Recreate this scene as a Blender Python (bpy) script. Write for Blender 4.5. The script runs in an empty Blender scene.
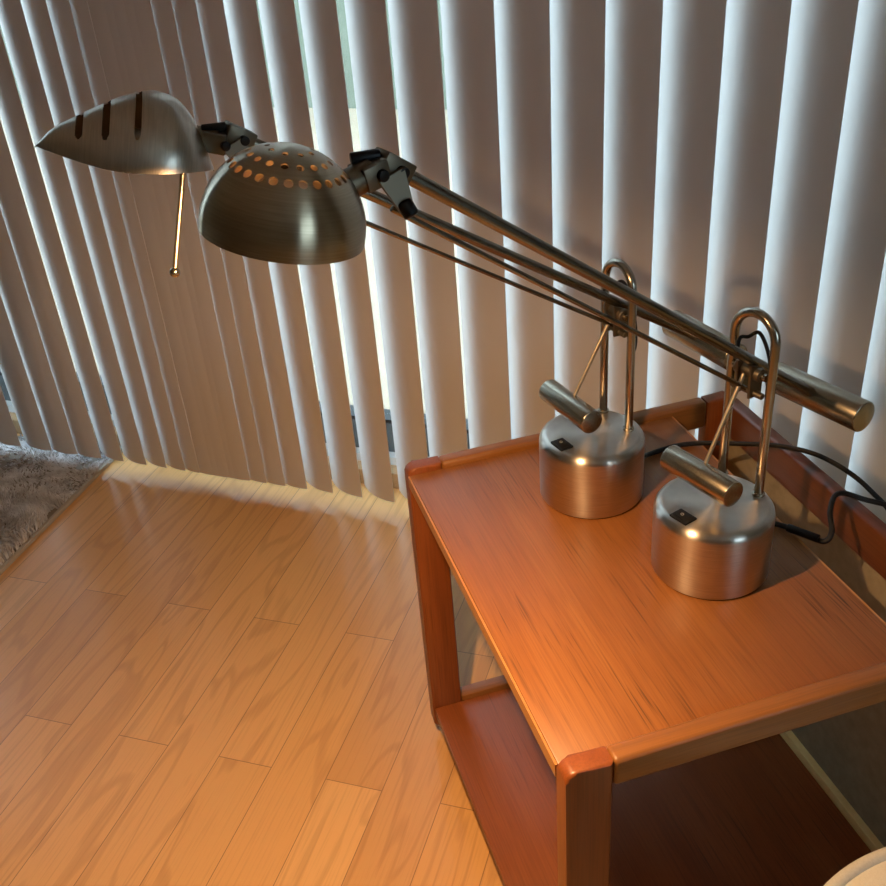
import bpy, bmesh, math, random
from mathutils import Vector as V, Matrix, noise
random.seed(7)
S = 0.55            # metres per layout unit (the trolley is one unit deep)
H = 0.925           # trolley top rim above the floor, in layout units
COL = bpy.context.scene.collection
PI = math.pi

def W(x, y, z):
    """layout units (trolley frame, z = 0 at the rim) -> world metres (floor at z = 0)"""
    return V((x*S, y*S, (z+H)*S))

# ------------------------------------------------------------------ materials
def newmat(name):
    m = bpy.data.materials.new(name); m.use_nodes = True
    nt = m.node_tree; nt.nodes.clear()
    out = nt.nodes.new('ShaderNodeOutputMaterial')
    return m, nt, out
def N(nt, t, **kw):
    n = nt.nodes.new(t)
    for k, v in kw.items():
        if k in n.inputs: n.inputs[k].default_value = v
        else: setattr(n, k, v)
    return n
def L(nt, a, b): nt.links.new(a, b)
def princ(nt, out, **kw):
    b = N(nt, 'ShaderNodeBsdfPrincipled')
    for k, v in kw.items(): b.inputs[k].default_value = v
    L(nt, b.outputs[0], out.inputs[0]); return b
def ramp(nt, fac, stops):
    r = nt.nodes.new('ShaderNodeValToRGB'); e = r.color_ramp.elements
    while len(e) < len(stops): e.new(0.5)
    for el, (p, c) in zip(e, stops): el.position = p; el.color = (*c, 1)
    L(nt, fac, r.inputs[0]); return r.outputs[0]
def mixc(nt, fac, a, b, mode='MIX'):
    m = N(nt, 'ShaderNodeMix', data_type='RGBA', blend_type=mode)
    if isinstance(fac, float): m.inputs[0].default_value = fac
    else: L(nt, fac, m.inputs[0])
    for i, s in ((6, a), (7, b)):
        if isinstance(s, tuple): m.inputs[i].default_value = (*s, 1)
        else: L(nt, s, m.inputs[i])
    return m.outputs[2]
def coords(nt, scale, rot=(0,0,0)):
    g = N(nt, 'ShaderNodeTexCoord'); mp = N(nt, 'ShaderNodeMapping')
    mp.inputs['Scale'].default_value = scale; mp.inputs['Rotation'].default_value = rot
    L(nt, g.outputs['Object'], mp.inputs[0]); return mp.outputs[0]
def noise_tex(nt, vec, scale, detail=4, rough=.55, dist=0):
    n = N(nt, 'ShaderNodeTexNoise'); n.inputs['Scale'].default_value = scale
    n.inputs['Detail'].default_value = detail; n.inputs['Roughness'].default_value = rough
    n.inputs['Distortion'].default_value = dist
    L(nt, vec, n.inputs['Vector']); return n.outputs['Fac']

def plain(name, col, rough=.5, metal=0., spec=.5, **kw):
    m, nt, out = newmat(name)
    princ(nt, out, **{'Base Color': (*col, 1), 'Roughness': rough, 'Metallic': metal, 'Specular IOR Level': spec}, **kw)
    return m

def teak(name, axis, dark, mid, light, rough=.36, streak=1.0):
    """oiled teak with long dark pores; axis = grain direction"""
    m, nt, out = newmat(name)
    sc = [9., 9., 9.]; sc[axis] = .9
    v = coords(nt, tuple(sc))
    broad = noise_tex(nt, v, 2.2, 4, .55, .3)
    c = ramp(nt, broad, [(.2, dark), (.5, mid), (.8, light)])
    sc2 = [520., 520., 520.]; sc2[axis] = 9.
    fine = noise_tex(nt, coords(nt, tuple(sc2)), 1., 3, .6)
    c = mixc(nt, ramp(nt, fine, [(.42, (0,0,0)), (.75, (.45,)*3)]), c, tuple(x*.55 for x in dark))
    sc3 = [380., 380., 380.]; sc3[axis] = 8.
    pores = noise_tex(nt, coords(nt, tuple(sc3)), 1.3, 2, .5)
    patch = noise_tex(nt, coords(nt, (5, 5, 5)), 1., 2)
    pm = N(nt, 'ShaderNodeMath', operation='MULTIPLY')
    L(nt, ramp(nt, pores, [(.57, (0,0,0)), (.68, (streak,)*3)]), pm.inputs[0])
    L(nt, ramp(nt, patch, [(.42, (0,0,0)), (.62, (1,1,1))]), pm.inputs[1])
    c = mixc(nt, pm.outputs[0], c, tuple(x*.22 for x in dark))
    b = princ(nt, out, **{'Roughness': rough, 'Specular IOR Level': .45})
    L(nt, c, b.inputs['Base Color'])
    bp = N(nt, 'ShaderNodeBump'); bp.inputs['Strength'].default_value = .06; bp.inputs['Distance'].default_value = .002
    L(nt, fine, bp.inputs['Height']); L(nt, bp.outputs[0], b.inputs['Normal'])
    return m

def brushed(name, col, rough, aniso=0., axis='Z', lines=None, arot=.25):
    m, nt, out = newmat(name)
    b = princ(nt, out, **{'Base Color': (*col, 1), 'Metallic': 1., 'Roughness': rough, 'Anisotropic': aniso})
    if aniso:
        t = N(nt, 'ShaderNodeTangent', direction_type='RADIAL', axis=axis); L(nt, t.outputs[0], b.inputs['Tangent'])
        b.inputs['Anisotropic Rotation'].default_value = arot
    if lines:
        f = noise_tex(nt, coords(nt, lines), 1., 3, .6)
        c = ramp(nt, f, [(.3, tuple(x*.86 for x in col)), (.7, tuple(min(1, x*1.08) for x in col))])
        L(nt, c, b.inputs['Base Color'])
    return m

def floor_material():
    m, nt, out = newmat('oak_planks')
    # planks run along local x of the rotated coordinate
    g = N(nt, 'ShaderNodeTexCoord'); mp = N(nt, 'ShaderNodeMapping')
    mp.inputs['Rotation'].default_value = (0, 0, math.radians(-55.8)); mp.inputs['Location'].default_value = (.21, .022, 0)
    L(nt, g.outputs['Object'], mp.inputs[0])
    def brick(c1, c2, mortar, msize):
        br = N(nt, 'ShaderNodeTexBrick', offset=.37, offset_frequency=2, squash=1.)
        br.inputs['Color1'].default_value = (*c1, 1); br.inputs['Color2'].default_value = (*c2, 1); br.inputs['Mortar'].default_value = (*mortar, 1)
        br.inputs['Scale'].default_value = 1.; br.inputs['Mortar Size'].default_value = msize; br.inputs['Mortar Smooth'].default_value = .3
        br.inputs['Bias'].default_value = 0.; br.inputs['Brick Width'].default_value = .84; br.inputs['Row Height'].default_value = .092
        L(nt, mp.outputs[0], br.inputs['Vector']); return br
    tint = brick((0,0,0), (1,1,1), (.5,.5,.5), 0.).outputs['Color']
    gap = brick((0,0,0), (0,0,0), (1,1,1), .0007).outputs['Color']
    # offset the grain per plank
    ad = N(nt, 'ShaderNodeVectorMath', operation='MULTIPLY_ADD')
    L(nt, tint, ad.inputs[0]); ad.inputs[1].default_value = (7.3, 3.1, 0); L(nt, mp.outputs[0], ad.inputs[2])
    s1 = N(nt, 'ShaderNodeMapping'); s1.inputs['Scale'].default_value = (1.9, 13, 1); L(nt, ad.outputs[0], s1.inputs[0])
    flame = noise_tex(nt, s1.outputs[0], 1.0, 2., .45, .5)
    bands = N(nt, 'ShaderNodeMath', operation='SINE'); ml = N(nt, 'ShaderNodeMath', operation='MULTIPLY'); ml.inputs[1].default_value = 40.
    L(nt, flame, ml.inputs[0]); L(nt, ml.outputs[0], bands.inputs[0])
    s2 = N(nt, 'ShaderNodeMapping'); s2.inputs['Scale'].default_value = (7, 260, 1); L(nt, ad.outputs[0], s2.inputs[0])
    fine = noise_tex(nt, s2.outputs[0], 1., 3, .6)
    base = ramp(nt, tint, [(0., (.62, .33, .115)), (.35, (.76, .43, .165)), (.7, (.69, .37, .12)), (1., (.80, .48, .20))])
    c = mixc(nt, ramp(nt, bands.outputs[0], [(.45, (0,0,0)), (1., (.26,)*3)]), base, (.34, .15, .045))
    c = mixc(nt, ramp(nt, fine, [(.5, (0,0,0)), (.8, (.30,)*3)]), c, (.30, .14, .045))
    gm = N(nt, 'ShaderNodeMath', operation='MULTIPLY'); gm.inputs[1].default_value = .7; L(nt, gap, gm.inputs[0])
    c = mixc(nt, gm.outputs[0], c, (.12, .05, .02))
    b = princ(nt, out, **{'Roughness': .30, 'Specular IOR Level': .5, 'Coat Weight': .25, 'Coat Roughness': .22})
    L(nt, c, b.inputs['Base Color'])
    rg = N(nt, 'ShaderNodeMapRange'); rg.inputs['To Min'].default_value = .24; rg.inputs['To Max'].default_value = .42
    L(nt, flame, rg.inputs[0]); L(nt, rg.outputs[0], b.inputs['Roughness'])
    bp = N(nt, 'ShaderNodeBump'); bp.inputs['Strength'].default_value = .25; bp.inputs['Distance'].default_value = .0006; bp.invert = True
    L(nt, gap, bp.inputs['Height']); L(nt, bp.outputs[0], b.inputs['Normal'])
    return m

def vinyl():
    m, nt, out = newmat('white_vinyl')
    b = N(nt, 'ShaderNodeBsdfPrincipled')
    b.inputs['Base Color'].default_value = (.74, .72, .71, 1); b.inputs['Roughness'].default_value = .45
    b.inputs['Specular IOR Level'].default_value = .3
    f = noise_tex(nt, coords(nt, (420, 420, 420)), 1., 2)
    bp = N(nt, 'ShaderNodeBump'); bp.inputs['Strength'].default_value = .08; bp.inputs['Distance'].default_value = .0006
    L(nt, f, bp.inputs['Height']); L(nt, bp.outputs[0], b.inputs['Normal'])
    t = N(nt, 'ShaderNodeBsdfTranslucent'); t.inputs[0].default_value = (.8, .74, .66, 1)
    mx = N(nt, 'ShaderNodeMixShader'); mx.inputs[0].default_value = .006
    L(nt, b.outputs[0], mx.inputs[1]); L(nt, t.outputs[0], mx.inputs[2]); L(nt, mx.outputs[0], out.inputs[0])
    return m

def glass():
    m, nt, out = newmat('window_glass')
    t = N(nt, 'ShaderNodeBsdfTransparent'); t.inputs[0].default_value = (.93, .96, .95, 1)
    g = N(nt, 'ShaderNodeBsdfGlossy'); g.inputs['Roughness'].default_value = .02
    ge = N(nt, 'ShaderNodeNewGeometry'); dt = N(nt, 'ShaderNodeVectorMath', operation='DOT_PRODUCT')
    L(nt, ge.outputs['Incoming'], dt.inputs[0]); L(nt, ge.outputs['Normal'], dt.inputs[1])
    ab = N(nt, 'ShaderNodeMath', operation='ABSOLUTE'); L(nt, dt.outputs['Value'], ab.inputs[0])
    om = N(nt, 'ShaderNodeMath', operation='SUBTRACT'); om.inputs[0].default_value = 1.; L(nt, ab.outputs[0], om.inputs[1])
    pw = N(nt, 'ShaderNodeMath', operation='POWER'); pw.inputs[1].default_value = 5.; L(nt, om.outputs[0], pw.inputs[0])
    fr = N(nt, 'ShaderNodeMath', operation='MULTIPLY_ADD'); fr.inputs[1].default_value = .96; fr.inputs[2].default_value = .04; L(nt, pw.outputs[0], fr.inputs[0])
    mx = N(nt, 'ShaderNodeMixShader'); L(nt, fr.outputs[0], mx.inputs[0]); L(nt, t.outputs[0], mx.inputs[1]); L(nt, g.outputs[0], mx.inputs[2])
    L(nt, mx.outputs[0], out.inputs[0]); return m

def mottled(name, a, b, scale, rough=.9, detail=4, bump=0.):
    m, nt, out = newmat(name)
    f = noise_tex(nt, coords(nt, (scale,)*3), 1., detail, .6)
    p = princ(nt, out, **{'Roughness': rough, 'Specular IOR Level': .25})
    L(nt, ramp(nt, f, [(.3, a), (.7, b)]), p.inputs['Base Color'])
    if bump:
        bp = N(nt, 'ShaderNodeBump'); bp.inputs['Strength'].default_value = bump; bp.inputs['Distance'].default_value = .002
        L(nt, f, bp.inputs['Height']); L(nt, bp.outputs[0], p.inputs['Normal'])
    return m

def emitter(name, col, strength):
    m, nt, out = newmat(name)
    e = N(nt, 'ShaderNodeEmission'); e.inputs[0].default_value = (*col, 1); e.inputs[1].default_value = strength
    L(nt, e.outputs[0], out.inputs[0]); return m

TK = ((.205, .070, .017), (.265, .097, .024), (.315, .125, .034))
M = dict(
    floor=floor_material(), vinyl=vinyl(), glass=glass(),
    top=teak('teak_top', 1, *TK), railx=teak('teak_rail_across', 0, (.185, .068, .014), (.245, .095, .021), (.32, .128, .034), streak=.5),
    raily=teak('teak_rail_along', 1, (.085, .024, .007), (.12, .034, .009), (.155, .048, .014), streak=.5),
    leg=teak('teak_leg', 2, (.17, .044, .010), (.23, .062, .014), (.28, .085, .021), streak=.4),
    edge=teak('teak_edge', 1, (.36, .14, .04), (.45, .20, .06), (.52, .25, .085), streak=.2),
    shelf=teak('teak_shelf', 1, (.20, .055, .015), (.26, .075, .021), (.31, .098, .029), streak=.5),
    panel=mottled('olive_panel', (.23, .195, .12), (.30, .255, .165), 60, .85),
    batten=mottled('pale_batten', (.80, .58, .22), (.88, .66, .28), 40, .6),
    nickel=brushed('brushed_nickel', (.64, .59, .52), .29, .88, 'Z', (30, 30, 900)),
    shade=brushed('brushed_nickel_shade', (.47, .395, .28), .28, .88, 'Z', (30, 30, 900)),
    shell=brushed('brushed_nickel_shell', (.58, .53, .45), .28, .4, 'X', (700, 40, 40)),
    tube=brushed('satin_nickel_tube', (.45, .405, .33), .24),
    armtube=brushed('dark_nickel_arm', (.23, .205, .16), .27),
    weight=brushed('turned_weight_metal', (.45, .40, .31), .26, 0., 'Z', (350, 350, 350)),
    joint=brushed('dark_nickel_joint', (.20, .17, .125), .44),
    rod=brushed('brass_toned_rod', (.52, .42, .29), .36),
    black=plain('black_plastic', (.006, .006, .0065), .42, 0., .3), cord=plain('black_cord', (.006, .0055, .0055), .5, 0., .3),
    unlit_inside=plain('unlit_inside_darkness', (.008, .007, .006), .6),  # lack of light inside the slotted shade, put into the colour
    grey_mark=plain('grey_print', (.35, .35, .34), .5),
    inner=plain('satin_reflector', (.78, .72, .62), .35, .0),
    bulb=emitter('warm_bulb', (1., .58, .27), 3800.), bulb_off=plain('unlit_bulb', (.75, .75, .72), .2),
    alu=plain('white_aluminium', (.70, .72, .73), .4), darkframe=plain('dark_door_frame', (.10, .115, .12), .45),
    gasket=plain('black_gasket', (.02, .02, .02), .6),
    sill=teak('pale_sill_wood', 0, (.42, .25, .12), (.52, .33, .17), (.60, .40, .22), streak=.2),
    wall=mottled('painted_wall', (.24, .20, .16), (.28, .24, .19), 8, .85), ceiling=plain('ceiling_white', (.60, .56, .50), .9),
    wool=mottled('grey_shag', (.36, .35, .355), (.72, .71, .73), 30, .95), rugback=plain('rug_backing', (.24, .21, .18), .9), rugedge=plain('rug_binding', (.40, .36, .30), .85),
    cream=mottled('cream_fabric', (.70, .69, .63), (.76, .75, .69), 500, .85, 2, .2), piping=mottled('grey_piping', (.60, .59, .53), (.67, .66, .60), 400, .8, 2, .2),
    woodleg=teak('stool_leg_wood', 2, (.2, .1, .04), (.3, .16, .07), (.38, .2, .09)),
    caster=plain('grey_caster', (.30, .27, .22), .5),
    patio=mottled('pale_concrete', (.43, .335, .235), (.50, .395, .285), 3, .9), render=mottled('pale_green_render', (.20, .24, .18), (.25, .28, .22), 4, .9),
    bluegrey=mottled('blue_grey_boards', (.10, .14, .17), (.16, .20, .23), 6, .7),
)

# ------------------------------------------------------------------ mesh helpers
def tag(o, label=None, cat=None, group=None, kind=None):
    for k, v in (('label', label), ('category', cat), ('group', group), ('kind', kind)):
        if v: o[k] = v
    return o
def thing(name, loc, label, cat, group=None, rotz=0.):
    o = bpy.data.objects.new(name, None); COL.objects.link(o); o.location = loc; o.rotation_euler = (0, 0, rotz)
    o.empty_display_size = .02
    return tag(o, label, cat, group)
def build(name, bm, mat, parent=None, smooth=35., base=None):
    """link bm (world coordinates unless the parent is given with base=None -> local) as one mesh object"""
    bmesh.ops.recalc_face_normals(bm, faces=bm.faces)
    if smooth is not None:
        for f in bm.faces: f.smooth = True
        a = math.radians(smooth)
        for e in bm.edges:
            if len(e.link_faces) != 2 or e.calc_face_angle(0.) > a: e.smooth = False
    me = bpy.data.meshes.new(name); bm.to_mesh(me); bm.free()
    for m in (mat if isinstance(mat, (list, tuple)) else [mat]): me.materials.append(m)
    o = bpy.data.objects.new(name, me); COL.objects.link(o)
    if parent is not None: o.parent = parent
    return o
def xf(bm, verts, m): bmesh.ops.transform(bm, matrix=m, verts=verts)
def add_box(bm, lo, hi, bevel=0., seg=2, mat=0):
    c = [(a+b)/2 for a, b in zip(lo, hi)]; d = [abs(b-a) for a, b in zip(lo, hi)]
    r = bmesh.ops.create_cube(bm, size=1.); vs = r['verts']
    bmesh.ops.scale(bm, vec=d, verts=vs); bmesh.ops.translate(bm, vec=c, verts=vs)
    fs = list({f for v in vs for f in v.link_faces})
    for f in fs: f.material_index = mat
    if bevel:
        es = list({e for v in vs for e in v.link_edges})
        bmesh.ops.bevel(bm, geom=es, offset=bevel, segments=seg, profile=.5, affect='EDGES', material=mat)
def orient(axis, up=None):
    z = V(axis).normalized()
    u = V(up) if up else (V((0,0,1)) if abs(z.z) < .95 else V((1,0,0)))
    x = u.cross(z).normalized(); y = z.cross(x)
    return Matrix((x, y, z)).transposed().to_4x4()
def add_lathe(bm, prof, n=48, m=None, mat=0, cap0=False, cap1=False):
    """prof = [(r, z)]; revolve round z then transform by m"""
    rings = []
    for r, z in prof:
        if r < 1e-7: rings.append([bm.verts.new((0, 0, z))])
        else: rings.append([bm.verts.new((r*math.cos(2*PI*i/n), r*math.sin(2*PI*i/n), z)) for i in range(n)])
    fs = []
    for a, b in zip(rings, rings[1:]):
        for i in range(n):
            j = (i+1) % n
            if len(a) == 1 and len(b) == 1: continue
            if len(a) == 1: fs.append(bm.faces.new((a[0], b[i], b[j])))
            elif len(b) == 1: fs.append(bm.faces.new((a[i], a[j], b[0])))
            else: fs.append(bm.faces.new((a[i], a[j], b[j], b[i])))
    if cap0 and len(rings[0]) > 1: fs.append(bm.faces.new(rings[0][::-1]))
    if cap1 and len(rings[-1]) > 1: fs.append(bm.faces.new(rings[-1]))
    for f in fs: f.material_index = mat
    if m is not None: xf(bm, [v for r in rings for v in r], m)
def add_cyl(bm, a, b, r, n=32, bev=0., mat=0):
    a, b = V(a), V(b); l = (b-a).length
    pr = [(0, 0), (r-bev, 0), (r, bev), (r, l-bev), (r-bev, l), (0, l)] if bev else [(0, 0), (r, 0), (r, l), (0, l)]
    if bev:
        k = [(r-bev+bev*math.sin(t), bev-bev*math.cos(t)) for t in (0, PI/6, PI/3, PI/2)]
        pr = [(0, 0)] + k + [(x, l-z) for x, z in k[::-1]] + [(0, l)]
    add_lathe(bm, pr, n, Matrix.Translation(a) @ orient(b-a), mat)
def add_tube(bm, pts, r, n=14, closed=False, mat=0):
    pts = [V(p) for p in pts]; k = len(pts); rings = []
    t0 = (pts[1]-pts[0]).normalized(); nrm = t0.orthogonal().normalized()
    for i, p in enumerate(pts):
        if closed: t = (pts[(i+1) % k]-pts[i-1]).normalized()
        else: t = (pts[min(i+1, k-1)]-pts[max(i-1, 0)]).normalized()
        nrm = (nrm - t*nrm.dot(t)).normalized(); bn = t.cross(nrm)
        rr = r[i] if isinstance(r, (list, tuple)) else r
        rings.append([bm.verts.new(p + (nrm*math.cos(2*PI*j/n) + bn*math.sin(2*PI*j/n))*rr) for j in range(n)])
    for i in range(k if closed else k-1):
        a, b = rings[i], rings[(i+1) % k]
        for j in range(n):
            q = (j+1) % n; f = bm.faces.new((a[j], a[q], b[q], b[j])); f.material_index = mat
    if not closed:
        bm.faces.new(rings[0][::-1]).material_index = mat; bm.faces.new(rings[-1]).material_index = mat
def spline(pts, n=10):
    """Catmull-Rom through pts"""
    P = [V(p) for p in pts]; P = [P[0]*2-P[1]] + P + [P[-1]*2-P[-2]]; out = []
    for i in range(1, len(P)-2):
        for k in range(n):
            t = k/n; a, b, c, d = P[i-1], P[i], P[i+1], P[i+2]
            out.append(.5*((2*b) + (c-a)*t + (2*a-5*b+4*c-d)*t*t + (3*b-a-3*c+d)*t**3))
    out.append(P[-2]); return out
def add_prism(bm, outline, fn, d0, d1, bevel=0., seg=2):
    """outline = 2-D polygon, fn(a, b, d) -> 3-D point; extruded from d0 to d1"""
    lo = [bm.verts.new(fn(a, b, d0)) for a, b in outline]; hi = [bm.verts.new(fn(a, b, d1)) for a, b in outline]
    k = len(outline); fs = [bm.faces.new(lo[::-1]), bm.faces.new(hi)]
    for i in range(k):
        j = (i+1) % k; fs.append(bm.faces.new((lo[i], lo[j], hi[j], hi[i])))
    if bevel:
        es = list(fs[0].edges) + list(fs[1].edges)
        bmesh.ops.bevel(bm, geom=es, offset=bevel, segments=seg, profile=.5, affect='EDGES')

# ------------------------------------------------------------------ wall frame: u along the window wall, n towards outdoors
AN = math.radians(-36.56)
TU = V((math.cos(AN), math.sin(AN), 0)); TN = V((-math.sin(AN), math.cos(AN), 0))
U0 = .177*TU.x + 2.101*TU.y                       # u origin (layout units)
def WF(u, n, z):
    """layout: u along the wall, n distance towards outdoors, z above rim -> world"""
    p = TU*(u+U0) + TN*n; return W(p.x, p.y, z)
ROTW = Matrix.Rotation(AN, 4, 'Z')
def wbox(bm, u0, u1, n0, n1, z0, z1, bevel=0.):
    """box aligned to the wall; u, n in layout units, z in metres above the floor"""
    t = bmesh.new(); add_box(t, ((u0+U0)*S, n0*S, z0), ((u1+U0)*S, n1*S, z1), bevel)
    xf(t, t.verts[:], ROTW); me = bpy.data.meshes.new('tmp'); t.to_mesh(me); t.free(); bm.from_mesh(me); bpy.data.meshes.remove(me)
def structure(name, bm, mat, smooth=None): return tag(build(name, bm, mat, None, smooth), kind='structure')

UL, UR, NB, NW = -6.2, 5.4, -6.4, 1.92            # room extents (layout units)
ZC = 2.45
# floor
bm = bmesh.new(); wbox(bm, UL-.2, UR+.2, NB-.2, NW+.06, -.06, 0.); structure('floor', bm, M['floor'])
bm = bmesh.new(); wbox(bm, UL-.2, UR+.2, NB-.2, NW+.4, ZC, ZC+.08); structure('ceiling', bm, M['ceiling'])
# window wall with the wide sliding-door opening
bm = bmesh.new(); OL, OR_, OT = -4.6, 4.2, 2.08
wbox(bm, UL-.2, OL, NW, NW+.3, 0, ZC); wbox(bm, OR_, UR+.2, NW, NW+.3, 0, ZC); wbox(bm, OL, OR_, NW, NW+.3, OT, ZC)
structure('wall_front', bm, M['wall'])
bm = bmesh.new(); wbox(bm, UL-.2, UL, NB-.2, NW, 0, ZC); structure('wall_left', bm, M['wall'])
# right wall with a window, back wall with a window: daylight from behind the viewer
bm = bmesh.new(); R0, R1, RZ0, RZ1 = -3.6, -1.6, .95, 2.05
wbox(bm, UR, UR+.2, NB-.2, R0, 0, ZC); wbox(bm, UR, UR+.2, R1, NW, 0, ZC); wbox(bm, UR, UR+.2, R0, R1, 0, RZ0); wbox(bm, UR, UR+.2, R0, R1, RZ1, ZC)
structure('wall_right', bm, M['wall'])
bm = bmesh.new(); wbox(bm, UL, UR, NB-.2, NB, 0, ZC); structure('wall_back', bm, M['wall'])
bm = bmesh.new(); wbox(bm, UL, UR, NB, NB+.02, 0, .09); structure('baseboard_back', bm, M['alu'])
bm = bmesh.new(); wbox(bm, UL, UL+.02, NB+.02, NW, 0, .09); structure('baseboard_left', bm, M['alu'])
bm = bmesh.new(); wbox(bm, UR-.02, UR, NB+.02, NW, 0, .09); structure('baseboard_right', bm, M['alu'])
# side window frame and pane
w2 = bpy.data.objects.new('window_2', None); COL.objects.link(w2); tag(w2, kind='structure')
bm = bmesh.new(); f = .06
wbox(bm, UR+.02, UR+.16, R0, R0+f, RZ0, RZ1); wbox(bm, UR+.02, UR+.16, R1-f, R1, RZ0, RZ1)
wbox(bm, UR+.02, UR+.16, R0+f, R1-f, RZ0, RZ0+.035); wbox(bm, UR+.02, UR+.16, R0+f, R1-f, RZ1-.035, RZ1)
wbox(bm, UR+.04, UR+.14, (R0+R1)/2-.03, (R0+R1)/2+.03, RZ0+.035, RZ1-.035)
build('window_frame', bm, M['alu'], w2, None)
bm = bmesh.new(); wbox(bm, UR+.085, UR+.095, R0+f, R1-f, RZ0+.035, RZ1-.035); build('window_pane', bm, M['glass'], w2, None)

# sliding glass door
d1 = bpy.data.objects.new('door_1', None); COL.objects.link(d1); tag(d1, kind='structure')
bm = bmesh.new(); wbox(bm, OL, OR_, NW+.06, NW+.30, 0., .058); build('door_track', bm, M['alu'], d1, None)
zb0, zb1 = .058, .138
bm = bmesh.new(); wbox(bm, OL, OR_, NW+.10, NW+.18, zb0, zb1-.006)
wbox(bm, OL, OR_, NW+.10, NW+.18, OT-.09, OT)
for u in (OL, -2.75, 2.6, OR_-.12): wbox(bm, u, u+.12, NW+.10, NW+.18, zb1-.006, OT-.09)
build('door_frame', bm, M['darkframe'], d1, None)
bm = bmesh.new(); wbox(bm, OL+.12, OR_-.12, NW+.098, NW+.175, zb1-.006, zb1+.003); build('door_gasket', bm, M['gasket'], d1, None)
bm = bmesh.new(); wbox(bm, OL+.12, OR_-.12, NW+.135, NW+.145, zb1+.003, OT-.09); build('door_pane', bm, M['glass'], d1, None)
bm = bmesh.new(); wbox(bm, OL, OR_, NW-.0, NW+.06, 0., .040, .002); structure('trim_1', bm, M['sill'])

# outdoors: patio slab, pale green wall, blue-grey board screen
bm = bmesh.new(); wbox(bm, -14, 12, NW+.30, NW+16, -.10, -.03); structure('patio', bm, M['patio'])
bm = bmesh.new(); wbox(bm, -9.5, .55, NW+6.0, NW+6.3, -.03, 1.3); tag(structure('garden_wall', bm, M['render']), kind='structure')

# ------------------------------------------------------------------ vertical blinds
TIPS = [-3.1, -2.9, -2.71, -2.53, -2.36, -2.22, -2.08, -1.93, -1.783, -1.617, -1.481, -1.356, -1.242, -1.128, -1.028, -.937, -.868]
BUNCH = [-.790, -.752, -.716, -.676, -.632]
RIGHT = [-.556, -.472, -.375, -.262, -.136, .0, .155, .313, .478, .636, .789, .94, 1.101, 1.26, 1.417, 1.575, 1.73, 1.89, 2.05, 2.2, 2.36, 2.52, 2.68, 2.84, 3.0, 3.16, 3.32, 3.48, 3.64, 3.8]
CH, SAG, NT = .184, .022, 1.758
ZS0, ZS1 = .032, 2.02
def slat_bm(u, th, tw=0.):
    """curved vane: front (right) edge at u, chord turned th towards the room"""
    u = .2607 + (u+U0-.2607)*.9878 - U0
    bm = bmesh.new(); k = 10; th_ = .0011/S; rows = []
    nz = 9
    for iz in range(nz):
        z = ZS0 + (ZS1-ZS0)*iz/(nz-1); a = th + tw*(1-iz/(nz-1))
        du, dn = math.cos(a), -math.sin(a); pu, pn = -math.sin(a), -math.cos(a)      # chord, room-side normal
        row = []
        for side in (1, -1):
            for i in (range(k+1) if side == 1 else range(k, -1, -1)):
                c = i/k - 1.; s = SAG*(1-(2*(c+.5))**2) + side*th_*.5
                row.append(bm.verts.new(WF(u + du*c*CH + pu*s, NT + dn*c*CH + pn*s, z/S - H)))
        rows.append(row)
    m = len(rows[0])
    for a, b in zip(rows, rows[1:]):
        for i in range(m):
            j = (i+1) % m; bm.faces.new((a[i], a[j], b[j], b[i]))
    bm.faces.new(rows[0][::-1]); bm.faces.new(rows[-1])
    return bm
def blind(us, thf, label, zr):
    lo, hi = zr
    root = thing('vertical_blind', (0, 0, 0), label, 'blind', 'vertical blinds over the glass door')
    bm = bmesh.new(); wbox(bm, lo, hi, NT-.02, NT+.08, 2.03, 2.075, .003); build('headrail', bm, M['alu'], root)
    for u in us: build('slat', slat_bm(u, math.radians(thf(u)), math.radians(random.uniform(-1.5, 1.5))), M['vinyl'], root, 40.)
    return root
def th_left(u): return 14. if u < -1.3 else 22. if u < -1.05 else 26. if u < -.82 else 18.
def th_right(u):
    if u < -.57: return 17.
    if u < -.36: return 21.
    if u < .2: return 27.
    return 19. if u < .4 else min(26., 17. + (u-.4)*9.)
blind(TIPS + BUNCH[:2], th_left, 'white vertical blind whose slats hang down behind the grey shag rug at left', (-3.3, -.738))
blind(BUNCH[2:] + RIGHT, th_right, 'white vertical blind hanging behind the teak trolley and the arms of both lamps', (-.734, 3.9))

# ------------------------------------------------------------------ teak trolley
T = .04; XR = .885; XT = .696
tr = thing('side_table', W(XR/2, .5, -H), 'reddish teak side table with a lower shelf, two steel lamps standing on its top', 'table')
TI = Matrix.Translation(-W(XR/2, .5, -H))
def tpart(name, bm, mat, smooth=35., parent=tr, label=None):
    xf(bm, bm.verts[:], TI); o = build(name, bm, mat, parent, smooth)
    if label: o['label'] = label
    return o
def wb(bm, x0, x1, y0, y1, z0, z1, bevel=0., seg=2): add_box(bm, W(x0, y0, z0), W(x1, y1, z1), bevel*S, seg)
def rc(cx, cz, r, a0, a1, k=6): return [(cx + r*math.cos(math.radians(a0+(a1-a0)*i/k)), cz + r*math.sin(math.radians(a0+(a1-a0)*i/k))) for i in range(k+1)]
LW, ZB = .085, -.885
def leg_bm(x0, left, y0):
    r = .020; x1 = x0 + LW
    if left: o = [(x1, ZB), (x1, 0)] + rc(x0+r, -r, r, 90, 180) + rc(x0+r, ZB+r, r, 180, 270)
    else: o = [(x0, 0), (x0, ZB)] + rc(x1-r, ZB+r, r, 270, 360) + rc(x1-r, -r, r, 0, 90)
    bm = bmesh.new(); add_prism(bm, o[::-1], lambda a, b, d: W(a, d, b), y0, y0+T, .0062*S, 3); return bm
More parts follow.
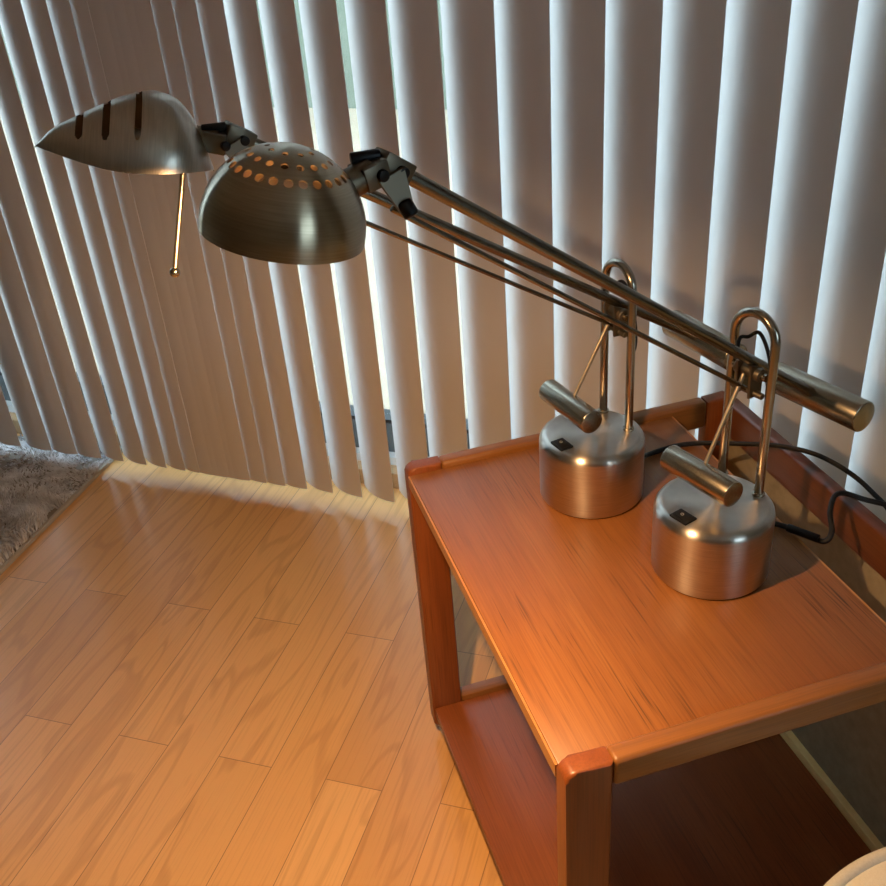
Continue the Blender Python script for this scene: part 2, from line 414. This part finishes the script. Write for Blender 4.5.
for y0 in (0, 1-T):
    for left in (True, False):
        tpart('leg', leg_bm(0 if left else XR-LW, left, y0), M['leg'])
    rh = .062 if y0 == 0 else .076
    bm = bmesh.new(); wb(bm, LW+.0005, XR-LW-.0005, y0, y0+T, -rh, 0, .009, 3); tpart('top_rail', bm, M['railx'])
    bm = bmesh.new(); wb(bm, LW+.0005, XR-LW-.0005, y0, y0+T, -.862, -.79, .006, 2); tpart('bottom_rail', bm, M['railx'])
bm = bmesh.new(); wb(bm, 0.003, XT, T+.0005, 1-T-.0005, -.047, -.015, .003, 2); top = tpart('table_top', bm, M['top'])
for x0 in (-.0015, XT+.0002):
    bm = bmesh.new(); wb(bm, x0, x0+.0043, T+.001, 1-T-.001, -.046, -.0165, 0); tpart('edge_band', bm, M['edge'], parent=top, label='paler edge strip')
bm = bmesh.new(); wb(bm, .004, XR-.045, T+.0005, 1-T-.0005, -.835, -.806, .003, 2); tpart('lower_shelf', bm, M['shelf'])
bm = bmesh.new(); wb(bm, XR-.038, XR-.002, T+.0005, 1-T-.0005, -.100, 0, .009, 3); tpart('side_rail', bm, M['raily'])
bm = bmesh.new(); wb(bm, XR-.026, XR-.014, T+.0005, 1-T-.0005, -.7815, -.1005); tpart('side_panel', bm, M['panel'], label='dull olive side panel')
bm = bmesh.new(); wb(bm, XR-.044, XR-.006, T+.0005, 1-T-.0005, -.84, -.782, .003); tpart('bottom_batten', bm, M['batten'], label='pale wooden strip at the shelf edge')
for x in (LW/2, XR-LW/2):
    for y in (T/2, 1-T/2):
        bm = bmesh.new(); p = W(x, y, -H); r = (H+ZB)*S*.5-.0002
        add_cyl(bm, (p.x-.007, p.y, r+.0004), (p.x+.007, p.y, r+.0004), r, 20, .002)
        add_cyl(bm, (p.x, p.y, r), (p.x, p.y, (H+ZB)*S+.004), .004, 12)
        tpart('caster', bm, M['caster'])

# ------------------------------------------------------------------ balanced-arm lamps
ZT = -.0148
BH = .157; BR = .1165
def dome_bm(R, skirt, holes, tk=.0012):
    """perforated dome: opening down, axis z, rim at z = -skirt; holes = [(theta, polar, radius)] cut clean and snapped round"""
    n, k = 420, 110
    bm = bmesh.new(); rings = []
    for i in range(k+1):
        ph = (PI/2)*i/k
        rings.append([bm.verts.new((R*math.sin(ph)*math.cos(2*PI*j/n), R*math.sin(ph)*math.sin(2*PI*j/n), R*.97*math.cos(ph))) for j in range(n)] if i else [bm.verts.new((0, 0, R*.97))])
    for s in (.5, 1.): rings.append([bm.verts.new((R*math.cos(2*PI*j/n), R*math.sin(2*PI*j/n), -skirt*s)) for j in range(n)])
    for a, b in zip(rings, rings[1:]):
        for j in range(n):
            q = (j+1) % n
            if len(a) == 1: bm.faces.new((a[0], b[j], b[q]))
            else: bm.faces.new((a[j], b[j], b[q], a[q]))
    cs = [(V((R*math.sin(p)*math.cos(t), R*math.sin(p)*math.sin(t), R*.97*math.cos(p))), r) for t, p, r in holes]
    dead = []
    for f in bm.faces:
        c = f.calc_center_median()
        if c.z < R*.2: continue
        for h, r in cs:
            if (c-h).length < r: dead.append(f); break
    bmesh.ops.delete(bm, geom=dead, context='FACES')
    for v in bm.verts:
        if v.is_boundary and v.co.z > 0:
            h, r = min(cs, key=lambda q: (v.co-q[0]).length)
            d = v.co-h
            if d.length > 1e-6 and d.length < r*1.6: v.co = h + d*(r/d.length)
    sol = bm
    bmesh.ops.recalc_face_normals(sol, faces=sol.faces)
    if sol.faces[-1].normal.dot(sol.faces[-1].calc_center_median()) < 0: bmesh.ops.reverse_faces(sol, faces=sol.faces)
    bmesh.ops.solidify(sol, geom=sol.faces[:], thickness=tk)
    return sol

def shell_bm(Lg, Wd, Ht, slots, tk=.0012):
    """pointed half-almond shade: x from tip (0) to blunt end (Lg), opening down; slots = [(s, halfwidth, phi0, phi1)]"""
    hp = [(0, 0), (.085, .27), (.195, .49), (.31, .69), (.45, .89), (.59, 1.), (.675, .985), (.76, .90), (.84, .71), (.91, .44), (.97, .14), (1, 0)]
    wp = [(0, 0), (.05, .20), (.15, .45), (.3, .73), (.5, .94), (.65, 1.), (.78, .95), (.88, .78), (.95, .50), (.985, .24), (1, 0)]
    def ip(t, P):
        for (a, va), (b, vb) in zip(P, P[1:]):
            if t <= b:
                i = P.index((a, va)); m0 = (vb-P[i-1][1])/(b-P[i-1][0]) if i else (vb-va)/(b-a)
                m1 = (P[i+2][1]-va)/(P[i+2][0]-a) if i+2 < len(P) else (vb-va)/(b-a)
                q = (t-a)/(b-a); h = b-a
                return (2*q**3-3*q*q+1)*va + (q**3-2*q*q+q)*h*m0 + (-2*q**3+3*q*q)*vb + (q**3-q*q)*h*m1
        return P[-1][1]
    n, k = 300, 150
    bm = bmesh.new(); g = []
    for i in range(n+1):
        s = i/n; s = .5-.5*math.cos(PI*s) if i > n*.5 else (.5-.5*math.cos(PI*s))
        h, w = max(ip(s, hp), 1e-4)*Ht, max(ip(s, wp), 1e-4)*Wd
        sag = -.012*math.sin(PI*s)
        g.append([(bm.verts.new((s*Lg, w*math.cos(PI*j/k), h*math.sin(PI*j/k)**.85 + sag)), s, PI*j/k) for j in range(k+1)])
    for a, b in zip(g, g[1:]):
        for j in range(k):
            s = (a[j][1]+b[j][1])/2; ph = (a[j][2]+a[j+1][2])/2
            if any(abs(s-ss) < hw*min(1., max(0., min((ph-p0), (p1-ph))/.08))**.5 and p0 < ph < p1 for ss, hw, p0, p1 in slots): continue
            bm.faces.new((a[j][0], b[j][0], b[j+1][0], a[j+1][0]))
    loose = [v for v in bm.verts if not v.link_faces]; bmesh.ops.delete(bm, geom=loose, context='VERTS')
    bmesh.ops.remove_doubles(bm, verts=bm.verts[:], dist=1e-6)
    for it in range(2):
        mv = {}
        for v in bm.verts:
            if v.is_boundary and v.co.z > .012:
                nb = [e.other_vert(v).co for e in v.link_edges if e.is_boundary]
                if len(nb) == 2: mv[v] = v.co*.5 + (nb[0]+nb[1])*.25
        for v, c in mv.items(): v.co = c
    bmesh.ops.recalc_face_normals(bm, faces=bm.faces)
    f = max(bm.faces, key=lambda q: q.calc_center_median().z)
    if f.normal.z < 0: bmesh.ops.reverse_faces(bm, faces=bm.faces)
    n0 = len(bm.faces); bmesh.ops.solidify(bm, geom=bm.faces[:], thickness=tk)
    bm.faces.ensure_lookup_table()
    for f in bm.faces:                                       # inner faces: darkness of the unlit hollow painted in as near-black
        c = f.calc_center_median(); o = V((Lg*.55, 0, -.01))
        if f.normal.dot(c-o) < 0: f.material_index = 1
    return bm

def lamp(base, uoff, psi, arm, label, wt, tee, cord_pts, head):
    bx, by = base
    root = thing('desk_lamp', W(bx, by, ZT), label, 'lamp', 'balanced-arm desk lamps on the side table')
    wm = {root: Matrix.Translation(W(bx, by, ZT))}
    def part(name, bm, mat, parent=root, smooth=35., label=None, frame=None):
        # bm is in world coordinates, or in the part's own frame when one is given
        pw = wm[parent]
        if frame is None: xf(bm, bm.verts[:], pw.inverted()); o = build(name, bm, mat, parent, smooth); wm[o] = pw
        else: o = build(name, bm, mat, parent, smooth); o.matrix_local = pw.inverted() @ frame; wm[o] = frame
        if label: o['label'] = label
        return o
    hx = V((math.cos(psi), math.sin(psi), 0)); wx = V((-math.sin(psi), math.cos(psi), 0))
    U = V((bx+uoff[0], by+uoff[1], 0))
    def A(a, z, b=0.):                              # arm plane: a along the arm's heading, b across it
        p = U + hx*a + wx*b; return W(p.x, p.y, z)
    # weighted base: rounded drum on a thin felt ring
    bm = bmesh.new(); r, h = BR*S, BH*S; f = .0105
    pr = [(0, .0008), (r-.004, .0008), (r-.0012, .002), (r, .004)] + [(r, h-f)] + [(r-f+f*math.cos(t), h-f+f*math.sin(t)) for t in (PI*.12, PI*.25, PI*.38, PI*.5)] + [(r*.6, h+.0004), (r*.3, h+.0006), (0, h+.0006)]
    add_lathe(bm, pr, 128, Matrix.Translation(W(bx, by, ZT)))
    drum = part('base', bm, M['nickel'])
    bm = bmesh.new(); add_cyl(bm, W(bx, by, ZT), W(bx, by, ZT)+V((0, 0, .001)), r-.003, 64); part('felt_pad', bm, M['black'], drum)
    # rocker switch on the base top
    c = W(bx-.081, by-.024, ZT) + V((0, 0, h+.0006))
    bm = bmesh.new(); add_box(bm, (-.0086, -.0116, -.001), (.0086, .0116, .0016), .0006); xf(bm, bm.verts[:], Matrix.Translation(c) @ Matrix.Rotation(psi+.02, 4, 'Z'))
    sw = part('switch_plate', bm, M['black'], drum)
    bm = bmesh.new(); add_box(bm, (-.0058, -.0086, .001), (.0058, .0086, .0027), .0008)
    xf(bm, bm.verts[:], Matrix.Translation(c) @ Matrix.Rotation(psi+.02, 4, 'Z') @ Matrix.Rotation(.12, 4, 'X')); rk = part('rocker', bm, M['black'], drum)
    bm = bmesh.new(); pts = [(.0016*math.cos(2*PI*i/20), .0016*math.sin(2*PI*i/20)+.002, .0030) for i in range(20)]
    add_tube(bm, pts, .0003, 6, True); xf(bm, bm.verts[:], Matrix.Translation(c) @ Matrix.Rotation(psi+.02, 4, 'Z') @ Matrix.Rotation(.12, 4, 'X'))
    part('power_mark', bm, M['grey_mark'], drum)
    # inverted-U stand
    hw, zb, zt = .048, ZT+BH, .518-.002
    pts = [A(0, zb-.002, -hw)] + [A(0, zb+(zt-hw-zb)*i/6, -hw) for i in range(1, 6)] + [A(0, zt-hw+hw*math.sin(t), -hw*math.cos(t)) for t in [PI*i/18 for i in range(19)]] + [A(0, zb+(zt-hw-zb)*i/6, hw) for i in range(5, 0, -1)] + [A(0, zb-.002, hw)]
    bm = bmesh.new(); add_tube(bm, pts, .0092*S, 20); stand = part('hairpin_stand', bm, M['tube'])
    for s in (-hw, hw):
        bm = bmesh.new(); add_cyl(bm, A(0, zb-.001, s), A(0, zb+.006, s), .0125*S, 24, .0008); part('foot_collar', bm, M['tube'], stand)
    # arm line
    (a0, z0), (a1, z1) = arm['head'], arm['tail']
    def on(s):                                      # s = heading distance from the stand
        return z0 + (z1-z0)*(s-a0)/(a1-a0)
    ax = (A(a1, z1)-A(a0, z0)).normalized()
    bm = bmesh.new(); add_cyl(bm, A(a0, z0), A(a1, z1), .0100*S, 24, .0015); am = part('arm', bm, M['armtube'])
    # pivot: cross axles between the legs, clamp block, bracket plates
    zp = on(0.)
    bm = bmesh.new()
    add_cyl(bm, A(-.004, zp-.020, -hw+.008), A(-.004, zp-.020, hw-.008), .0075*S, 16)
    part('pivot_axle', bm, M['tube'])
    bm = bmesh.new(); dz = arm['drop']
    for b in (-.016, .016):
        o = [(-.024, .004), (.012, -.012), (.010, -dz-.012), (-.022, -dz-.010)]
        add_prism(bm, o, lambda a, z, d: A(a, zp+z, d), b-.003, b+.003, .0004, 1)
    part('pivot_bracket', bm, M['joint'])
    bm = bmesh.new(); add_cyl(bm, A(-.008, zp-dz-.002, -hw+.010), A(-.008, zp-dz-.002, hw-.010), .0065*S, 16, .0008); part('lower_axle', bm, M['joint'])
    bm = bmesh.new(); add_cyl(bm, A(-.006, zp-.018, -.030), A(-.006, zp-.018, .030), .013*S, 20, .001); part('pivot_knuckle', bm, M['joint'])
    # parallel link rod
    bm = bmesh.new(); (r0, q0), (r1, q1) = arm['rod']
    add_cyl(bm, A(r0, q0, arm['rodb']), A(r1, q1, arm['rodb']), .0045*S, 14, .0006); part('link_rod', bm, M['armtube'])
    # counterweight: a cylinder set across the arm's tail
    bm = bmesh.new()
    add_cyl(bm, A(a1, z1, -wt['h']), A(a1, z1, wt['h']), wt['r']*S, 48, .0016); part('counterweight', bm, M['weight'])
    # T-shaped swing weight: thin rod and cross cylinder
    (ca, cz, ch), (ta, tz) = tee
    cm = A(ca, cz)
    bm = bmesh.new(); add_cyl(bm, cm, A(ta, tz), .0042*S, 14); swing = part('swing_rod', bm, M['rod'])
    bm = bmesh.new(); add_cyl(bm, A(ca, cz, -ch), A(ca, cz, ch), .0262*S, 48, .0012); part('swing_weight', bm, M['weight'], swing)
    # cable: loop through the hairpin, then out of the base over the side rail
    bm = bmesh.new()
    cable = spline([A(-.03, on(-.03)-.012, .012), A(-.018, on(-.02)+.03, .020), A(-.004, zt-.050, .012), A(.006, zt-.040, -.004), A(.014, zp+.02, -.022), A(.018, zp-.04, -.036), A(.014, zp-.085, -.044), A(.002, zp-.105, -.048)], 8)
    add_tube(bm, cable, .0036*S, 8); part('arm_cable', bm, M['cord'])
    bm = bmesh.new(); add_tube(bm, spline([W(*p) for p in cord_pts['pts']], 8), .0058*S, 10); pc = part('power_cord', bm, M['cord'])
    for (pa, pb) in cord_pts.get('sleeve', []):
        bm = bmesh.new(); add_cyl(bm, W(*pa), W(*pb), .009*S, 12, .001); part('cord_sleeve', bm, M['black'], pc)
    head(part, A, on, a0, z0, ax, hx, wx)
    return root

def head_joint(part, P, ax, hx, wx, neck_from, neck_to, lever_dir, sc=1.):
    """hinge block, knobs and lever at the arm's upper end, neck towards the shade"""
    bm = bmesh.new(); add_box(bm, (-.0085*sc, -.010*sc, -.013*sc), (.0085*sc, .010*sc, .013*sc), .0014)
    m = Matrix.Translation(P) @ orient(ax, wx); xf(bm, bm.verts[:], m); blk = part('hinge_block', bm, M['joint'])
    # folded yoke next to the block
    nd = (neck_to-neck_from).normalized()
    bm = bmesh.new(); add_box(bm, (-.0085*sc, -.0115*sc, -.009*sc), (.0085*sc, .0115*sc, .011*sc), .0012)
    xf(bm, bm.verts[:], Matrix.Translation(neck_from) @ orient(nd, wx)); part('yoke', bm, M['joint'], blk)
    bm = bmesh.new(); add_cyl(bm, neck_from, neck_to, .0105*sc, 28, .001); part('neck', bm, M['joint'], blk)
    for q in (P + ax*.002, neck_from - nd*.002):
        bm = bmesh.new(); add_cyl(bm, q-wx*.0155*sc, q+wx*.0165*sc, .0042*sc, 18, .0008); part('hinge_bolt', bm, M['black'], blk)
    bm = bmesh.new(); pb = P*.5+neck_from*.5
    add_cyl(bm, pb+V((0, 0, .011*sc)), pb+V((0, 0, .011*sc))-hx*.020*sc+wx*.006, .0042*sc, 16, .001); part('clamp_knob', bm, M['black'], blk)
    # lever bracket and its black grip
    bm = bmesh.new(); a, b = pb-wx*.0125*sc, pb-wx*.0125*sc+lever_dir
    side = lever_dir.cross(wx).normalized()
    o = [(-.011*sc, 0), (.011*sc, 0), (.0055*sc, 1), (-.0055*sc, 1)]
    add_prism(bm, o, lambda u, t, d: a + side*u + lever_dir*t + wx*d, -.0015, .0015, .0004, 1); lv = part('lever', bm, M['joint'], blk)
    bm = bmesh.new(); add_cyl(bm, b-lever_dir*.25, b+lever_dir.normalized()*.004-wx*.004, .0058*sc, 18, .002); part('lever_grip', bm, M['black'], lv)

def P3(x, y, z): return W(x, y, z)
def head_dome(part, A, on, a0, z0, ax, hx, wx):
    C = P3(-.2872, .1637, .9150); R = .0985*S
    axis = V((.233, -.0346, .9719)).normalized()
    m = Matrix.Translation(C) @ orient(axis, (0, 1, 0))
    holes = []
    for pol, cnt, ph, r in ((.27, 9, .2, .0020), (.50, 17, .0, .0025), (.735, 25, .1, .0030)):
        for i in range(cnt): holes.append((2*PI*(i+ph)/cnt, pol, r))
    bm = dome_bm(R, .010*S, holes); sh = part('dome_shade', bm, M['shade'], smooth=50., frame=m)
    # inner reflector cup, socket and glowing bulb, hidden under the shade
    bm = bmesh.new(); pr = [(.0085, .62*R), (.014, .55*R), (.024, .35*R), (.031, .10*R), (.0315, .10*R), (.0245, .36*R), (.0145, .57*R), (.0085, .64*R)]
    add_lathe(bm, pr + [pr[0]], 48, m); part('reflector', bm, M['inner'], sh)
    bm = bmesh.new(); add_cyl(bm, m @ V((0, 0, .95*R)), m @ V((0, 0, .50*R)), .0085, 24); part('socket', bm, M['black'], sh)
    bm = bmesh.new(); t = [(0, .03*R)] + [(.0095*math.sin(a), .20*R-.0095*math.cos(a)) for a in (.5, .9, 1.3, 1.57)] + [(.0095, .30*R), (.006, .49*R), (0, .49*R)]
    add_lathe(bm, t, 16, m); part('bulb', bm, M['bulb'], sh, label='glowing warm bulb')
    ld = bpy.data.lights.new('bulb_beam', 'SPOT'); ld.energy = 25.; ld.color = (1., .58, .26); ld.spot_size = math.radians(125); ld.spot_blend = 1.; ld.shadow_soft_size = .012
    lo = bpy.data.objects.new('bulb_beam', ld); COL.objects.link(lo); lo.parent = sh; lo.location = (0, 0, .0005)
    jp = A(a0-.016, z0+.0112); nf = A(a0-.048, z0+.0125, -.004); nt = P3(-.212, .208, .932)
    head_joint(part, jp, ax, hx, wx, nf, nt, V((.0085, -.003, -.026)), 1.)
def head_shell(part, A, on, a0, z0, ax, hx, wx):
    tip = P3(-.5863, .648, .9363); end = P3(-.3300, .640, .8620)
    Lg = (end-tip).length; x = (end-tip).normalized(); y = V((0, 1, -.28)); y = (y - x*y.dot(x)).normalized(); z = x.cross(y)
    m = Matrix.Translation(tip) @ Matrix((x, y, z)).transposed().to_4x4()
    slots = [(s, .0185, math.radians(p0), math.radians(180-p0)) for s, p0 in ((.235, 44), (.375, 54), (.545, 58))]
    slots = [(s, hw, math.radians(84), PI-math.radians(d0)) for (s, hw, p0, p1), d0 in zip(slots, (23, 20, 19))]
    bm = shell_bm(Lg, .092*S, .126*S, slots)
    sh = part('slotted_shade', bm, [M['shell'], M['unlit_inside']], smooth=50., frame=m)
    bm = bmesh.new(); add_cyl(bm, m @ V((Lg*.80, 0, .030)), m @ V((Lg*.66, 0, .020)), .0085, 24, .001); part('socket', bm, M['black'], sh)
    bm = bmesh.new(); bmesh.ops.create_uvsphere(bm, u_segments=20, v_segments=12, radius=.010)
    xf(bm, bm.verts[:], m @ Matrix.Translation((Lg*.55, 0, .016)) @ Matrix.Diagonal((1.5, 1, 1, 1))); part('bulb', bm, M['bulb_off'], sh)
    a, b = P3(-.3700, .6451, .8800), P3(-.4243, .6004, .7233); d = (b-a).normalized()
    a2 = P3(-.3788, .6451, .8649); d = (b-a2).normalized()
    bm = bmesh.new(); add_cyl(bm, a2-d*.02, b, .0046*S, 14); st = part('aiming_stick', bm, M['rod'], sh)
    bm = bmesh.new(); bmesh.ops.create_uvsphere(bm, u_segments=20, v_segments=12, radius=.0085*S); xf(bm, bm.verts[:], Matrix.Translation(b+d*.002)); part('stick_ball', bm, M['tube'], st)
    jp = A(a0+.002, z0-.001); q = A(a0-.030, z0-.004); nf = q; nt = P3(-.372, .652, .922)
    head_joint(part, jp, ax, hx, wx, nf, nt, V((.012, -.002, -.030)), 1.)

psf, psb = math.radians(16), math.radians(10)
lamp((.486, .4025), (.0765, .0345), psf, dict(head=(-.706, .930), tail=(.209, .268), drop=.056, rod=((-.728, .889), (-.012, .366)), rodb=0.),
     'brushed steel desk lamp nearer the table front, its perforated dome shade lit from inside', dict(h=.110, r=.0325),
     ((-.115, .212, .084), (-.02, .400)),
     dict(pts=[(.590, .440, .012), (.640, .458, -.002), (.678, .46, -.007), (.712, .400, -.004), (.733, .371, -.006), (.752, .376, .010), (.768, .410, .035), (.805, .440, .050), (.865, .435, .024), (.960, .375, -.02), (1.02, .33, -.20), (1.05, .25, -.55), (1.05, .15, -.905), (1.15, -.1, -.917)], sleeve=[((.690, .438, -.004), (.726, .380, -.004))]), head_dome)
lamp((.3746, .7357), (.0699, .0253), psb, dict(head=(-.742, .911), tail=(.236, .275), drop=.056, rod=((-.762, .867), (-.012, .380)), rodb=0.),
     'brushed steel desk lamp nearer the back rail, its unlit pointed shade cut with three slots', dict(h=.110, r=.0325),
     ((-.122, .219, .085), (-.02, .396)),
     dict(pts=[(.480, .760, .012), (.535, .800, -.004), (.590, .818, -.009), (.650, .820, -.009), (.703, .800, -.006), (.765, .752, .004), (.84, .69, .014), (.90, .61, .012), (.955, .515, -.03), (1.02, .47, -.15), (1.06, .38, -.5), (1.06, .28, -.90), (1.15, .1, -.917)]), head_shell)

# ------------------------------------------------------------------ grey shag rug, left
rug_dir = V((.381, .595, 0)).normalized()                       # right-hand border direction
def RG(a, b, z):                                                # a along the border, b to the left of it (layout units)
    o = V((-.893, 2.865, 0)) + rug_dir*a + V((-rug_dir.y, rug_dir.x, 0))*b; return V((o.x*S, o.y*S, z))
rug = thing('shag_rug', RG(-1., 1., 0), 'grey shag rug with a pale border on the wooden floor below the blind at left', 'rug')
RI = Matrix.Translation(-RG(-1., 1., 0))
bm = bmesh.new(); o = [(-2.4, .02), (.16, .02), (.16, 2.6), (-2.4, 2.6)]
add_prism(bm, o, lambda a, b, d: RG(a, b, d), .0005, .006); xf(bm, bm.verts[:], RI); build('rug_backing', bm, M['rugback'], rug, None)
bm = bmesh.new(); add_prism(bm, [(-2.4, .004), (.16, .004), (.16, .02), (-2.4, .02)], lambda a, b, d: RG(a, b, d), .0005, .011, .002, 2); xf(bm, bm.verts[:], RI)
build('rug_border', bm, M['rugedge'], rug)
bm = bmesh.new()
for i in range(30000):
    a = random.uniform(-1.6, .16); b = .02 + random.random()**1.15*1.5
    p = RG(a, b, .004); clump = noise.noise(V((a*9, b*9, 0)))
    if noise.noise(V((a*16, b*16, 7.))) < -.34: continue
    hgt = random.uniform(.020, .034)*(1+.35*clump)
    if a > -.28: hgt = min(hgt*.62, .0105)
    dr = V((noise.noise(V((a*7, b*7, 3))), noise.noise(V((a*7, b*7, 9))), 0))*.03 + V((random.uniform(-1, 1), random.uniform(-1, 1), 0))*.012
    w = random.uniform(.0014, .0026); an = random.uniform(0, PI); q = V((math.cos(an), math.sin(an), 0))*w; k = V((-q.y, q.x, 0))
    v = [bm.verts.new(p+c) for c in (q, -q*.5+k*.87, -q*.5-k*.87)]
    md = [bm.verts.new(p+V((0, 0, hgt*.62))+dr*.45+c) for c in (q, -q*.5+k*.87, -q*.5-k*.87)]
    tp = bm.verts.new(p+V((0, 0, hgt))+dr)
    for x_, y_ in ((0, 1), (1, 2), (2, 0)):
        bm.faces.new((v[x_], v[y_], md[y_], md[x_])); bm.faces.new((md[x_], md[y_], tp))
xf(bm, bm.verts[:], RI); pile = build('rug_pile', bm, M['wool'], rug, 60.); pile['kind'] = 'stuff'

# ------------------------------------------------------------------ round cream stool, lower right
SC = V((.562, -.486, 0)); SRr = .36; ZSt = -.30
st = thing('round_stool', W(SC.x, SC.y, -H), 'round cream upholstered stool with piping in front of the table at lower right', 'stool')
si = Matrix.Translation(-W(SC.x, SC.y, -H))
bm = bmesh.new(); r = SRr*S; zt_ = (ZSt+H)*S
pr = [(0, zt_-.085), (r-.004, zt_-.085), (r, zt_-.080), (r, zt_-.004)] + [(r-.004, zt_+.001), (r*.9, zt_+.006), (r*.6, zt_+.013), (r*.3, zt_+.016), (0, zt_+.017)]
add_lathe(bm, pr, 96, Matrix.Translation((SC.x*S, SC.y*S, 0))); xf(bm, bm.verts[:], si); cu = build('cushion', bm, M['cream'], st)
bm = bmesh.new(); add_tube(bm, [(SC.x*S+(r+.001)*math.cos(2*PI*i/120), SC.y*S+(r+.001)*math.sin(2*PI*i/120), zt_) for i in range(120)], .0065, 14, True)
xf(bm, bm.verts[:], si); build('piping', bm, M['piping'], cu)
for i in range(4):
    an = PI/4 + i*PI/2; c = V((SC.x*S+r*.72*math.cos(an), SC.y*S+r*.72*math.sin(an), 0))
    bm = bmesh.new(); add_lathe(bm, [(0, 0), (.011, 0), (.013, .01), (.018, zt_-.085), (0, zt_-.085)], 20, Matrix.Translation(c)); xf(bm, bm.verts[:], si); build('leg', bm, M['woodleg'], st)

# ------------------------------------------------------------------ board screen outdoors
sc_ = thing('board_screen', WF(1.6, NW+5.6, -H), 'blue grey board screen standing outdoors beyond the patio', 'fence')
ii = Matrix.Translation(-WF(1.6, NW+5.6, -H))
for k in range(9):
    bm = bmesh.new(); wbox(bm, .2, 3.4, NW+5.58, NW+5.62, .02+k*.13, .02+k*.13+.12, .004); xf(bm, bm.verts[:], ii); build('board', bm, M['bluegrey'], sc_)
for u in (.2, 1.8, 3.3):
    bm = bmesh.new(); wbox(bm, u, u+.14, NW+5.62, NW+5.75, -.03, 1.25, .004); xf(bm, bm.verts[:], ii); build('post', bm, M['bluegrey'], sc_)

# ------------------------------------------------------------------ daylight, camera, view
w = bpy.data.worlds.new('World'); bpy.context.scene.world = w; w.use_nodes = True
nt = w.node_tree; nt.nodes.clear()
o = nt.nodes.new('ShaderNodeOutputWorld'); b = nt.nodes.new('ShaderNodeBackground')
b.inputs[0].default_value = (.65, .83, 1., 1); b.inputs[1].default_value = 5.4
nt.links.new(b.outputs[0], o.inputs[0])

cam = bpy.data.cameras.new('Camera'); co = bpy.data.objects.new('Camera', cam); COL.objects.link(co)
cam.sensor_width = 36.; cam.lens = 998.08/886*36.; cam.clip_start = .02
co.location = W(-.41341, -.99522, 1.30988)
rx, ry, rz = 1.0132, .0706, -.2970
from mathutils import Euler
co.rotation_euler = Euler((rx, ry, rz), 'XYZ')
sc = bpy.context.scene; sc.camera = co
sc.view_settings.view_transform = 'Standard'; sc.view_settings.look = 'None'; sc.view_settings.gamma = 1.; sc.view_settings.use_curve_mapping = False
sc.view_settings.exposure = .12
sc.cycles.use_denoising = True
sc.cycles.max_bounces = 10; sc.cycles.diffuse_bounces = 5; sc.cycles.glossy_bounces = 5; sc.cycles.transparent_max_bounces = 12
sc.cycles.sample_clamp_indirect = 6.; sc.cycles.blur_glossy = .5
